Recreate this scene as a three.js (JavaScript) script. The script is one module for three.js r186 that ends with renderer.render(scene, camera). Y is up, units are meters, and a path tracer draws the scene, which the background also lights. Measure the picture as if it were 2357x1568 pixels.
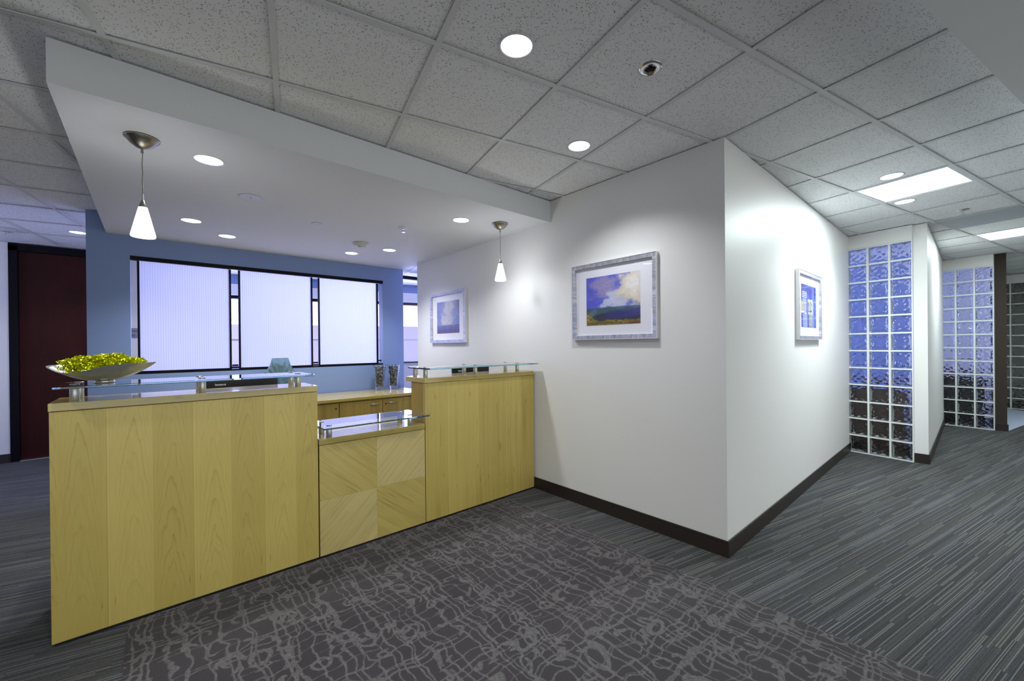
import * as THREE from 'three';
import { RoundedBoxGeometry } from 'three/addons/geometries/RoundedBoxGeometry.js';
import { mergeGeometries, mergeVertices, toCreasedNormals } from 'three/addons/utils/BufferGeometryUtils.js';
import { TextGeometry } from 'three/addons/geometries/TextGeometry.js';
import { FontLoader } from 'three/addons/loaders/FontLoader.js';
import { RectAreaLightUniformsLib } from 'three/addons/lights/RectAreaLightUniformsLib.js';

// ───────────────────────── camera, sky, exposure, large lights ─────────────────────────
const scene = new THREE.Scene();
const renderer = new THREE.WebGLRenderer({ antialias: true });
renderer.toneMapping = THREE.LinearToneMapping;
renderer.toneMappingExposure = 1.12;
renderer.shadowMap.enabled = true;
RectAreaLightUniformsLib.init();

const FRAME_W = 2357, FRAME_H = 1568, FOCAL = 943.07, EYE = 1.32;
const camera = new THREE.PerspectiveCamera(2 * Math.atan(FRAME_H / 2 / FOCAL) * 180 / Math.PI, FRAME_W / FRAME_H, 0.05, 200);
camera.position.set(0, EYE, 0);
camera.quaternion.setFromRotationMatrix(new THREE.Matrix4().makeBasis(
  new THREE.Vector3(0.744273, -0.009654, 0.667805), new THREE.Vector3(0.008879, 0.99995, 0.004559), new THREE.Vector3(-0.667816, 0.002537, 0.744322)));
camera.setViewOffset(FRAME_W, FRAME_H, -17.86, -13.38, FRAME_W, FRAME_H);
camera.updateProjectionMatrix(); camera.updateMatrixWorld(true);

const DAY = [0.45, 0.50, 1.0], LAMP = [0.93, 0.955, 1.0], TUBE = [0.85, 0.98, 1.0];   // daylight, downlights and pendants, fluorescent panels
scene.background = new THREE.Color().setRGB(DAY[0] * 3.6 + 1.6, DAY[1] * 3.6 + 1.6, DAY[2] * 3.6 + 1.6);
const POWER = { down: 4.7, pendant: 0.2, panel: 42, day: 7.3, office: 7.5, unseenEntrance: 1.55 };  // the last two drive windows that are out of view

// key measures (metres): x along the desk front, y up, z towards the viewer
const CEIL = 2.59, SOFF = 2.404, WX = 2.63, CZ = -1.03, DZ = -2.73, BZ = -5.395, LX = 2.63;
const TILE = CEIL + 0.0075;                                // underside of the ceiling tiles, just above the tee bars
const TH = 12.84 * Math.PI / 180;                         // the building grid is turned against the desk
const GC = [Math.cos(TH), Math.sin(TH)], GD = [Math.sin(TH), -Math.cos(TH)], GS = 0.604, GO = [1.495, -1.374];
const grid = (i, j) => [GO[0] + GS * (i * GC[0] + j * GD[0]), GO[1] + GS * (i * GC[1] + j * GD[1])];

// ───────────────────────── helpers ─────────────────────────
let seedState = 12345;
const rnd = () => { seedState = (seedState * 1664525 + 1013904223) >>> 0; return seedState / 4294967296; };
const rr = (a, b) => a + (b - a) * rnd();
const clamp = (v, a = 0, b = 1) => Math.min(b, Math.max(a, v));
const mix = (a, b, t) => a + (b - a) * t;
const sstep = (a, b, v) => { const t = clamp((v - a) / (b - a)); return t * t * (3 - 2 * t); };
const hash = (x, y) => { let h = Math.imul(x | 0, 374761393) + Math.imul(y | 0, 668265263); h = Math.imul(h ^ (h >>> 13), 1274126177); return ((h ^ (h >>> 16)) >>> 0) / 4294967296; };
const noise = (x, y) => { const i = Math.floor(x), j = Math.floor(y), u = x - i, v = y - j, a = u * u * (3 - 2 * u), b = v * v * (3 - 2 * v);
  return mix(mix(hash(i, j), hash(i + 1, j), a), mix(hash(i, j + 1), hash(i + 1, j + 1), a), b); };
const fbm = (x, y, o = 4) => { let s = 0, a = 0.5, t = 0; for (let k = 0; k < o; k++) { s += a * noise(x, y); t += a; a *= 0.5; x = x * 2.03 + 17.1; y = y * 2.03 + 5.7; } return s / t; };

const taken = {};
const numbered = (n) => { const k = taken[n] = (taken[n] ?? -1) + 1; return k ? `${n}_${String(k).padStart(3, '0')}` : n; };
const sh = (o) => { o.castShadow = o.receiveShadow = true; return o; };
function mesh(name, geo, mat, parent) { const m = sh(new THREE.Mesh(geo, mat)); m.name = parent ? name : numbered(name); (parent || scene).add(m); return m; }
function struct(name, geo, mat) { const m = mesh(name, geo, mat); m.userData.kind = 'structure'; return m; }
function structGroup(name, pos = [0, 0, 0], turn = 0) { const g = new THREE.Group(); g.name = numbered(name); g.position.set(...pos); g.rotation.y = turn; g.userData.kind = 'structure'; scene.add(g); return g; }
function thing(name, label, category, pos = [0, 0, 0], turn = 0, group) {
  const g = new THREE.Group(); g.name = numbered(name); g.position.set(...pos); g.rotation.y = turn; g.userData = { label, category };
  if (group) g.userData.group = group; scene.add(g); return g;
}
const tag = (o, label, category, group, kind) => { Object.assign(o.userData, { label, category }); if (group) o.userData.group = group; if (kind) o.userData.kind = kind; return o; };

// box from corner to corner, uv in metres over each face
function box(x0, x1, y0, y1, z0, z1, r = 0) {
  const w = x1 - x0, h = y1 - y0, d = z1 - z0;
  const g = r > 0 ? new RoundedBoxGeometry(w, h, d, 2, Math.min(r, w / 2.01, h / 2.01, d / 2.01)) : new THREE.BoxGeometry(w, h, d);
  g.translate((x0 + x1) / 2, (y0 + y1) / 2, (z0 + z1) / 2);
  return metreUV(g);
}
function metreUV(g, fn) {
  const p = g.attributes.position, n = g.attributes.normal, uv = new Float32Array(p.count * 2);
  for (let i = 0; i < p.count; i++) {
    const x = p.getX(i), y = p.getY(i), z = p.getZ(i), ax = Math.abs(n.getX(i)), ay = Math.abs(n.getY(i)), az = Math.abs(n.getZ(i));
    let u, v;
    if (fn) [u, v] = fn(x, y, z, n.getX(i), n.getY(i), n.getZ(i));
    else if (ay >= ax && ay >= az) [u, v] = [x, -z]; else if (ax >= az) [u, v] = [-z, y]; else [u, v] = [x, y];
    uv[2 * i] = u; uv[2 * i + 1] = v;
  }
  g.setAttribute('uv', new THREE.BufferAttribute(uv, 2)); return g;
}
const flat = (gs) => mergeGeometries(gs.map((g) => { const k = g.index ? g.toNonIndexed() : g; for (const a of Object.keys(k.attributes)) if (!['position', 'normal', 'uv'].includes(a)) k.deleteAttribute(a); return k; }));
const cyl = (r0, r1, h, n = 24, y = 0) => new THREE.CylinderGeometry(r0, r1, h, n).translate(0, y + h / 2, 0);
const lathe = (pts, n = 32) => new THREE.LatheGeometry(pts.map(([x, y]) => new THREE.Vector2(x, y)), n);

function canvasTex(w, h, draw, srgb = true, wrap = true) {
  const c = document.createElement('canvas'); c.width = w; c.height = h; draw(c.getContext('2d'), w, h);
  const t = new THREE.CanvasTexture(c); if (srgb) t.colorSpace = THREE.SRGBColorSpace; if (wrap) t.wrapS = t.wrapT = THREE.RepeatWrapping; return t;
}
function pixelTex(w, h, fn, srgb = true, wrap = true) {       // fn(u, v) -> [r, g, b] 0..255, v up
  const d = new Uint8Array(w * h * 4);
  for (let j = 0; j < h; j++) for (let i = 0; i < w; i++) { const c = fn((i + 0.5) / w, (j + 0.5) / h), k = 4 * (j * w + i); d[k] = clamp(c[0], 0, 255); d[k + 1] = clamp(c[1], 0, 255); d[k + 2] = clamp(c[2], 0, 255); d[k + 3] = 255; }
  const t = new THREE.DataTexture(d, w, h); t.magFilter = THREE.LinearFilter; t.minFilter = THREE.LinearMipmapLinearFilter; t.generateMipmaps = true;
  if (srgb) t.colorSpace = THREE.SRGBColorSpace; if (wrap) t.wrapS = t.wrapT = THREE.RepeatWrapping; t.needsUpdate = true; return t;
}
const rep = (t, u, v = u) => { const k = t.clone(); k.repeat.set(u, v); k.needsUpdate = true; return k; };
const std = (o) => new THREE.MeshStandardMaterial(o);
const phys = (o) => new THREE.MeshPhysicalMaterial(o);

// ───────────────────────── materials ─────────────────────────
const grainBump = pixelTex(256, 256, (u, v) => { const n = 128 + 60 * (fbm(u * 64, v * 64, 2) - 0.5) + 40 * (hash(u * 256, v * 256) - 0.5); return [n, n, n]; }, false);
const paint = (c, rough = 0.6) => std({ color: c, roughness: rough, bumpMap: rep(grainBump, 4), bumpScale: 0.0002 });
const M = {
  white: paint('#e4e4e1', 0.45), corridor: paint('#e4e4e1', 0.45), soffit: paint('#d9dbdd', 0.7), blue: paint('#7a90be', 0.55), brownPaint: paint('#32281f', 0.8),
  base: std({ color: '#2c2521', roughness: 0.42 }), black: phys({ color: '#07070f', roughness: 0.5, specularIntensity: 0.3 }), blackPlastic: std({ color: '#0c0c0e', roughness: 0.35 }),
  chrome: std({ color: '#d8d8da', roughness: 0.12, metalness: 1 }), nickel: std({ color: '#a29c92', roughness: 0.32, metalness: 1 }), alu: std({ color: '#c9c9c6', roughness: 0.35, metalness: 0.9 }),
  trim: std({ color: '#d9dade', roughness: 0.35 }), plasticWhite: std({ color: '#cfd1de', roughness: 0.5 }), tee: std({ color: '#d8d9db', roughness: 0.5 }),
  dark: std({ color: '#08080a', roughness: 0.8 }), grout: std({ color: '#dfe2de', roughness: 0.7 }),
  glow: std({ color: '#ffffff', emissive: new THREE.Color(LAMP[0], LAMP[1], LAMP[2]), emissiveIntensity: 5, roughness: 0.6 }),
  shade: std({ color: '#ffffff', emissive: new THREE.Color(LAMP[0], LAMP[1], LAMP[2]), emissiveIntensity: 2.6, roughness: 0.4 }),
  panelGlow: std({ color: '#ffffff', emissive: new THREE.Color(0.95, 1, 1), emissiveIntensity: 2.2, roughness: 0.6 }),
  pane: phys({ color: '#ffffff', transmission: 1, roughness: 0.0, thickness: 0, ior: 1.5 }),
  film: phys({ color: '#eef0ff', transmission: 0.9, roughness: 1, thickness: 0, ior: 1.3 }),
};

// mineral fibre ceiling tile: pinholes and short fissures
function fissures(bump) {
  return canvasTex(1024, 1024, (g, w) => {
    seedState = 777; g.fillStyle = bump ? '#ffffff' : '#eeeff0'; g.fillRect(0, 0, w, w); g.lineCap = 'round';
    for (let k = 0; k < 1700; k++) {
      const x = rr(0, w), y = rr(0, w), a = rr(0, 6.28), l = rr(0.5, 5.5), t = rnd(), s = Math.floor(mix(158, 92, t));
      g.strokeStyle = bump ? '#333' : `rgb(${s},${s},${s - 2})`; g.lineWidth = rr(2.8, 5.2);
      g.beginPath(); g.moveTo(x, y); g.lineTo(x + l * Math.cos(a), y + l * Math.sin(a)); g.stroke();
    }
    for (let k = 0; k < 1300; k++) { const s = Math.floor(rr(150, 200)); g.fillStyle = bump ? '#888' : `rgb(${s},${s},${s - 2})`; g.fillRect(rr(0, w), rr(0, w), rr(1, 2.4), rr(1, 2.4)); }
  }, !bump);
}
M.tile = std({ map: fissures(false), bumpMap: fissures(true), bumpScale: 0.0012, roughness: 0.9 });

// striped carpet: texture axis u along the stripes, 1.2 m square
const stripeTone = []; seedState = 99; for (let k = 0; k < 512; k++) stripeTone.push(rnd());
M.carpet = std({ roughness: 0.97, map: pixelTex(2048, 2048, (u, v) => {
  const rows = 360, row = Math.floor(v * rows), f = v * rows - row;                 // yarn rows of 3.3 mm
  const g8 = row >> 3, seg = Math.floor((u + hash(g8, 5)) * 2) % 2, t = hash(row, seg + 11);
  let c = 55 + 6 * (hash(g8, seg + 31) - 0.5);
  const lone = hash(row - 1, seg + 11) <= 0.80; if (t > 0.80 && lone) c += 44; else if (t > 0.66) c += 9; else if (t < 0.28) c -= 12;
  c *= 0.88 + 0.18 * Math.sin(Math.PI * f);
  c += 34 * (hash(u * 2048, v * 2048) - 0.5) + 14 * (noise(u * 300, v * 360) - 0.5);
  const tint = hash(row >> 4, seg + 2);
  return [c * mix(0.97, 1.01, tint), c * mix(1.0, 1.02, tint), c * mix(1.05, 0.97, tint)];
}) });

// patterned carpet inset: wandering grid and loops over dark ribbed pile, 2.4 m square
const loopMask = (() => {
  const N = 2048, c = document.createElement('canvas'); c.width = c.height = N; const g = c.getContext('2d'); seedState = 4242;
  g.fillStyle = '#000'; g.fillRect(0, 0, N, N); g.lineCap = g.lineJoin = 'round'; g.strokeStyle = '#fff';
  const stroke = (pts, lw, alpha) => { g.lineWidth = lw; g.globalAlpha = alpha; for (const ox of [-N, 0, N]) for (const oy of [-N, 0, N]) { g.beginPath(); g.moveTo(pts[0][0] + ox, pts[0][1] + oy); for (let k = 1; k < pts.length - 1; k++) { const mx = (pts[k][0] + pts[k + 1][0]) / 2, my = (pts[k][1] + pts[k + 1][1]) / 2; g.quadraticCurveTo(pts[k][0] + ox, pts[k][1] + oy, mx + ox, my + oy); } g.stroke(); } };
  for (let dir = 0; dir < 2; dir++) for (let p = 10; p < N; p += dir ? rr(26, 60) : rr(20, 54)) {
    let a = rr(0, N), run = 0, off = 0;
    while (run < N) { const len = rr(160, 520), pts = [], o2 = rnd() < 0.38 ? rr(-30, 30) : off + rr(-6, 6), c0 = rr(0.2, 0.7), c1 = c0 + rr(0.05, 0.2);
      for (let s = -10; s <= len + 10; s += 14) { const q = mix(off, o2, sstep(c0, c1, s / len)) + rr(-1.8, 1.8); pts.push(dir ? [a + run + s, p + q] : [p + q, a + run + s]); }
      stroke(pts, dir ? rr(5, 9) : rr(5.5, 8.5), dir ? rr(0.55, 0.85) : rr(0.75, 1)); off = o2; run += len * (dir && rnd() < 0.25 ? 1.3 : 1); }
  }
  for (let k = 0; k < 520; k++) {                                                   // thick arcs, hooks and a few closed loops
    const cx = rr(0, N), cy = rr(0, N), r = rr(15, 36), a0 = rr(0, 6.28), span = rnd() < 0.10 ? 6.5 : rr(1.2, 3.8), pts = [], e = rr(0.6, 1.5);
    for (let s = 0; s <= 14; s++) { const a = a0 + span * s / 14, q = r * (1 + 0.2 * Math.sin(2 * a + k)); pts.push([cx + q * Math.cos(a), cy + e * q * Math.sin(a)]); }
    stroke(pts, rr(9, 19), rr(0.65, 1));
  }
  const src = g.getImageData(0, 0, N, N).data, A = new Float32Array(N * N), B = new Float32Array(N * N), W = 3;   // soften, so that corners fill in
  for (let y = 0; y < N; y++) for (let x = 0; x < N; x++) { let t = 0; for (let k = -W; k <= W; k++) t += src[4 * (y * N + ((x + k + N) % N))]; A[y * N + x] = t; }
  for (let y = 0; y < N; y++) for (let x = 0; x < N; x++) { let t = 0; for (let k = -W; k <= W; k++) t += A[((y + k + N) % N) * N + x]; B[y * N + x] = t / (255 * (2 * W + 1) * (2 * W + 1)); }
  return B;
})();
M.loopCarpet = std({ roughness: 0.97, map: pixelTex(2048, 2048, (u, v) => {
  const fade = sstep(0, 0.04, v) * sstep(1, 0.96, v), wu = u + fade * (0.016 * (noise(u * 26, v * 26) - 0.5) + 0.006 * (noise(u * 70 + 9, v * 70) - 0.5)), wv = v + fade * (0.016 * (noise(u * 26 + 40, v * 26 + 7) - 0.5) + 0.006 * (noise(u * 70, v * 70 + 31) - 0.5));
  const m0 = loopMask[clamp(Math.floor((1 - wv) * 2048 - 0.001), 0, 2047) * 2048 + clamp(Math.floor(wu * 2048), 0, 2047)], m = sstep(0.22, 0.66, m0 + 0.30 * (hash(u * 1024 + 9, v * 1024) - 0.5)), rib = 0.5 + 0.5 * Math.sin(u * 2 * Math.PI * 440);
  const h = hash(u * 2048, v * 2048), n = noise(u * 300, v * 300), patch = fbm(u * 6, v * 6, 3);
  const d = 51 + 22 * (rib - 0.5) + 12 * (h - 0.5) + 16 * (patch - 0.5), l = 88 + 44 * (h - 0.5) + 10 * (n - 0.5), c = mix(d, l, m * (0.7 + 0.3 * n));
  return [c * 1.03, c * mix(0.965, 1, m), c * mix(1.01, 0.99, m)];
}) });
M.paleFloor = std({ color: '#aab6cc', roughness: 0.55 });

// maple veneer
function maple(kind) {
  return pixelTex(1024, 1024, (u, v) => {                       // one square metre
    let base = [194, 174, 94], c = 0, warm = 0;
    if (kind === 'cathedral') {
      const leaf = Math.floor(u * 6.6), lu = (u * 6.6 - leaf) * 2 - 1, flip = leaf % 2, x = flip ? -lu : lu;
      const fam = leaf >> 1, wob = 0.5 * (fbm(lu * 1.6 + fam * 5, v * 2.6, 3) - 0.5);
      const s = v * (6.5 + 1.5 * v) + 4.4 * Math.pow(Math.abs(x + 0.10 + wob * 0.4), 1.6) + 1.5 * (fbm(x * 3 + fam * 7, v * 5, 4) - 0.5) + 1.1 * (fbm(3.3, v * 3.7, 3) - 0.5) + hash(fam, 4) * 0.6;
      const r = s - Math.floor(s), centre = 1 - sstep(0.45, 0.95, Math.abs(x + 0.1)), low = 1 - sstep(0.05, 0.25, v);
      c += -11 * centre * (1 - 0.8 * low) * Math.pow(sstep(0.55, 1, r) * (1 - sstep(0.97, 1, r)), 1.5) * (0.5 + hash(Math.floor(s), leaf >> 1));
      c += -8 * (1 - centre) * (noise(x * 22 + leaf * 9, v * 2) - 0.4);
      c += flip ? 5 : -5; c += 9 * sstep(0.9, 1, x) * (flip ? 1 : -1);
      const kx = Math.abs(x - 0.72), ky = Math.abs(v - 0.11 - 0.03 * hash(leaf, 8)); if (kx < 0.05 && ky < 0.03) warm += 46 * (1 - kx / 0.05) * (1 - ky / 0.03);
    } else if (kind === 'straight') {
      const leaf = Math.floor(u * 3.6), lu = u * 3.6 - leaf, wob = 0.02 * (fbm(u * 4, v * 2.2, 3) - 0.5);
      c += -16 * Math.pow(noise((u + wob) * 70, v * 1.6 + leaf * 7), 3) - 6 * noise((u + wob) * 26, v * 0.9) + (leaf % 2 ? 5 : -3) + 8 * (1 - sstep(0, 0.02, lu));
      const kf = noise((u + wob) * 46 + 3, v * 9); if (kf > 0.9) warm += 30 * (kf - 0.9) / 0.1;
    } else {
      const wob = 0.05 * (fbm(u * 3, v * 1.2, 3) - 0.5), st = (u + wob);
      c += -13 * Math.pow(noise(st * 75, v * 3), 2.5) - 26 * Math.pow(noise(st * 170, v * 7), 5) + 12 * (noise(st * 11, v * 0.8) - 0.5);
    }
    c += 7 * (fbm(u * 160, v * 14, 2) - 0.5) + 8 * (fbm(u * 5, v * 4, 3) - 0.5);
    return [base[0] + c - warm * 0.5, base[1] + c * 1.02 - warm * 0.8, base[2] + c * 0.95 - warm * 0.75];
  });
}
const texCath = maple('cathedral'), texStraight = maple('straight'), texFlat = maple('figure');
const wood = (map, rough = 0.38, color = '#ffffff') => phys({ map, roughness: rough, color, clearcoat: 0.25, clearcoatRoughness: 0.25 });
M.mapleCath = wood(texCath); M.maple = wood(texStraight); M.mapleTop = phys({ map: texStraight, roughness: 0.25, clearcoat: 0.7, clearcoatRoughness: 0.03 });
M.mapleFigure = phys({ map: texFlat, roughness: 0.48, anisotropy: 0.97, ior: 2.1 });   // one veneer; only its grain turns
M.mapleDull = wood(texStraight, 0.5, '#e4d8c8');
M.mahogany = phys({ roughness: 0.5, specularIntensity: 0.35, map: pixelTex(256, 512, (u, v) => { const c = 0.8 + 0.35 * fbm(u * 30, v * 4, 3); return [54 * c, 17 * c, 13 * c]; }) });
M.walnut = std({ color: '#4a2c20', roughness: 0.5 });
M.counterGlass = phys({ color: '#ffffff', transmission: 1, roughness: 0.0, thickness: 0.012, ior: 1.58, attenuationColor: new THREE.Color('#9adbe4'), attenuationDistance: 0.4 });
M.blockGlass = phys({ color: '#ffffff', transmission: 1, roughness: 0.02, thickness: 0.08, ior: 1.42, attenuationColor: new THREE.Color('#cfe8e4'), attenuationDistance: 0.6 });
M.clearGlass = phys({ color: '#ffffff', transmission: 1, roughness: 0, thickness: 0.01, ior: 1.47 });
M.seaGlass = phys({ color: '#9dbabf', transmission: 0.68, roughness: 0.16, thickness: 0.05, ior: 1.3, attenuationColor: new THREE.Color('#9cc4bd'), attenuationDistance: 0.12 });
M.panelSheet = phys({ transmission: 1, roughness: 1, thickness: 0, ior: 1.2, map: pixelTex(64, 8, (u) => { const s = 238 + 8 * sstep(0.0, 0.5, Math.abs(u - 0.5) * 2) - 14 * (Math.abs(u - 0.5) < 0.08 ? 1 : 0); return [s, s, s + 4]; }) });
M.panelSheet.map.repeat.set(1 / 0.019, 1);

// ───────────────────────── structure: floor ─────────────────────────
const stripeUV = (x, y, z) => [(x * GC[0] + z * GC[1]) / 1.2, (-x * GC[1] + z * GC[0]) / 1.2];
struct('floor', metreUV(new THREE.BoxGeometry(24, 0.2, 20).translate(6, -0.1, -2.9), stripeUV), M.carpet);
struct('floor_inset', metreUV(new THREE.BoxGeometry(2.37, 0.003, 4.6).translate(1.085, 0.0016, -0.43), (x, y, z) => [(x + 0.1) / 2.4, -z / 2.4]), M.loopCarpet);
{ // pale floor field beyond the brown column, with a curved edge
  const s = new THREE.Shape(); s.moveTo(9.25, 0.30); s.bezierCurveTo(9.7, 0.40, 10.2, 0.5, 10.9, 0.72); s.lineTo(12.0, 0.7); s.lineTo(12.3, 0.4); s.lineTo(12.3, 0.29); s.closePath();
  struct('floor_pale', new THREE.ExtrudeGeometry(s, { depth: 0.003, bevelEnabled: false, curveSegments: 16 }).rotateX(Math.PI / 2).translate(0, 0.003, 0), M.paleFloor);
}

// ───────────────────────── structure: ceiling grid ─────────────────────────
{
  const ceiling = structGroup('ceiling');
  mesh('ceiling_slab', box(-6, 18, CEIL + 0.06, CEIL + 0.2, -12.5, 7), M.plasticWhite, ceiling);
  const tileGeo = []; // four turns of the same pattern
  for (let k = 0; k < 4; k++) { const q = k * Math.PI / 2; tileGeo.push(metreUV(new THREE.BoxGeometry(GS - 0.008, 0.016, GS - 0.008), (x, y, z) => { const a = x * Math.cos(q) - z * Math.sin(q), b = x * Math.sin(q) + z * Math.cos(q); return [a / GS + 0.5 + k * 0.23, b / GS + 0.5 + k * 0.37]; })); }
  const open = new Set(['5,-1', '8,-1', '10,-1', '14,-3']);        // grid cells that hold the light panels and the return grille (cell = its i, j corner)
  const cells = [], v = new THREE.Vector3();
  const backLine = (x) => -8.6 + 0.228 * (x - 1.07);
  for (let i = -11; i < 24; i++) for (let j = -8; j < 16; j++) {
    if (open.has(`${i},${j}`)) continue;
    const [x, z] = grid(i + 0.5, j + 0.5); if (x < -5.6 || x > 14.5 || z > 4.6 || z < backLine(x) - 0.2) continue;
    v.set(x, CEIL, z).project(camera);
    const front = new THREE.Vector3(x, CEIL, z).applyMatrix4(camera.matrixWorldInverse).z < -0.2;
    const inFrame = front && Math.abs(v.x) < 1.25 && Math.abs(v.y) < 1.35;
    const overSoffit = x > -0.1 && x < LX - 0.1 && z < -2.75 && z > -5.2;
    cells.push({ i, j, x, z, seen: inFrame && !overSoffit, d: Math.hypot(x, z) });
  }
  cells.sort((a, b) => (b.seen - a.seen) || a.d - b.d);
  const rest = [];
  cells.forEach((c, n) => {
    const k = Math.floor(hash(c.i, c.j) * 4);
    if (c.seen && n < 290) { const m = mesh('ceiling_tile', tileGeo[k], M.tile, ceiling); m.position.set(c.x, CEIL + 0.016, c.z); m.rotation.y = -TH; }
    else rest.push(tileGeo[k].clone().rotateY(-TH).translate(c.x, CEIL + 0.016, c.z));
  });
  const far = mesh('ceiling_tile', flat(rest), M.tile, ceiling); far.userData.kind = 'stuff';
  // tee bars, both ways
  const bar = (a, b, w) => { const len = Math.hypot(b[0] - a[0], b[1] - a[1]), t = mesh('tee_bar', box(-len / 2, len / 2, 0, 0.004, -w / 2, w / 2), M.tee, ceiling); t.position.set((a[0] + b[0]) / 2, CEIL, (a[1] + b[1]) / 2); t.rotation.y = -Math.atan2(b[1] - a[1], b[0] - a[0]); return t; };
  for (let j = -5; j < 15; j++) bar(grid(-9, j), grid(22, j), 0.024);
  for (let i = -8; i < 22; i++) { const t = bar(grid(i, -5), grid(i, 14), 0.024); t.position.y += 0.0006; }
}

// soffit over the reception desk and the lower drywall ceiling of the lobby where the camera stands
struct('ceiling_soffit', box(-0.31, LX, SOFF, CEIL - 0.001, BZ, -2.51), M.soffit);
{
  const k = (SOFF - EYE) / (CEIL - EYE), P = [2.134 * k, -0.137 * k];
  const g = new THREE.BoxGeometry(16, CEIL - SOFF - 0.002, 4.2).translate(0, (CEIL + SOFF) / 2, 2.1);
  const m = struct('ceiling_lobby', g, M.soffit); m.position.set(P[0], 0, P[1]); m.rotation.y = -TH;
}

// ───────────────────────── structure: walls ─────────────────────────
const T = 0.14;
struct('wall_pictures', box(WX, WX + T, 0, CEIL, -4.96, CZ - T), M.white);
struct('wall_corridor', box(WX, 6.31, 0, CEIL, CZ - T, CZ), M.white);
{ // blue partition with its window opening
  const g = flat([box(-0.44, -0.15, 0, CEIL, BZ - 0.12, BZ), box(2.34, 2.64, 0, CEIL, BZ - 0.12, BZ), box(-0.15, 2.34, 0, 1.075, BZ - 0.12, BZ), box(-0.15, 2.34, 2.215, CEIL, BZ - 0.12, BZ)]);
  struct('wall_back', g, M.blue);
}
struct('wall_door_side', flat([box(-4.2, -1.25, 0, CEIL, -7.75, -7.6), box(-0.36, 0.42, 0, CEIL, -7.75, -7.6)]), M.white);
struct('wall_return', box(0.28, 0.42, 0, CEIL, -9.0, -7.75), M.white);
struct('wall_left', flat([box(-4.34, -4.2, 0, CEIL, -9.2, -7.4), box(-4.34, -4.2, 0, CEIL, -5.2, 5.0), box(-4.34, -4.2, 0, 0.8, -7.4, -5.2), box(-4.34, -4.2, 2.3, CEIL, -7.4, -5.2)]), M.white);
{ // out-of-view window at the passage end, placed to light its ceiling and wall
  struct('added_blocking_wall', box(-4.2, -1.2, 0, CEIL, -5.62, -5.5), M.white);  // added wall, keeps the passage daylight off the picture wall
  const w = structGroup('window_6', [-4.27, 0.8, -6.3], Math.PI / 2);
  mesh('frame', flat([box(-1.1, 1.1, 0, 0.05, -0.03, 0.03), box(-1.1, 1.1, 1.45, 1.5, -0.03, 0.03), box(-1.1, -1.05, 0.05, 1.45, -0.03, 0.03), box(1.05, 1.1, 0.05, 1.45, -0.03, 0.03), box(-0.025, 0.025, 0.05, 1.45, -0.03, 0.03)]), M.black, w);
  for (const x of [-0.5375, 0.5375]) mesh('pane', new THREE.PlaneGeometry(1.02, 1.4).translate(x, 0.75, 0), M.pane, w);
  const l = new THREE.RectAreaLight(new THREE.Color(...DAY), POWER.day * 0.24, 2.1, 1.4); l.name = 'unseen_passage_daylight'; l.position.set(0, 0.75, 0.05); l.rotation.y = Math.PI; w.add(l);
}
struct('wall_lobby', flat([box(-4.2, -3.2, 0, CEIL, 4.0, 4.14), box(6.0, 15, 0, CEIL, 4.0, 4.14), box(-3.2, 6.0, 2.3, CEIL, 4.0, 4.14)]), M.white);
{ // glazed entrance out of view behind the viewer, placed to light desk and walls
  const w = structGroup('window_5', [1.4, 0, 4.07]);
  mesh('head_rail', box(-4.6, 4.6, 2.25, 2.3, -0.03, 0.03), M.alu, w); mesh('floor_rail', box(-4.6, 4.6, 0, 0.06, -0.03, 0.03), M.alu, w); mesh('transom', box(-4.6, 4.6, 1.02, 1.07, -0.03, 0.03), M.alu, w);
  for (let k = 0; k <= 8; k++) { const x = -4.6 + k * 1.15; mesh('mullion', box(x - 0.025, x + 0.025, 0.06, 2.25, -0.03, 0.03), M.alu, w); if (k < 8) mesh('pane', new THREE.PlaneGeometry(1.1, 2.19).translate(x + 0.575, 1.155, 0), M.pane, w); }
  const l = new THREE.RectAreaLight(new THREE.Color(0.97, 1.0, 0.98), POWER.unseenEntrance, 9.0, 2.1); l.name = 'unseen_entrance_light'; l.position.set(0, 1.16, -0.06); w.add(l);
  struct('unseen_entrance_room_wall', flat([box(-3.4, 6.2, 0, CEIL, 6.5, 6.6), box(-3.4, -3.3, 0, CEIL, 4.14, 6.5), box(6.1, 6.2, 0, CEIL, 4.14, 6.5)]), M.white);  // unseen white room that backs the glazing
}
struct('wall_corridor_end', box(14.2, 14.34, 0, CEIL, -4, 4.0), M.white);
struct('wall_behind_corner', box(WX + T, 6.31, 0, CEIL, -4.96, -4.82), M.white);
struct('wall_alcove', flat([box(6.2, 9.36, 0, CEIL, -0.46, -0.348)]), M.corridor);
struct('wall_alcove_far', box(9.38, 12.4, 0, CEIL, 0.18, 0.29), M.corridor);
// brown column at the end of the far alcove wall
struct('column_brown', box(9.24, 9.38, 0, CEIL, 0.178, 0.295), M.brownPaint);

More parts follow.
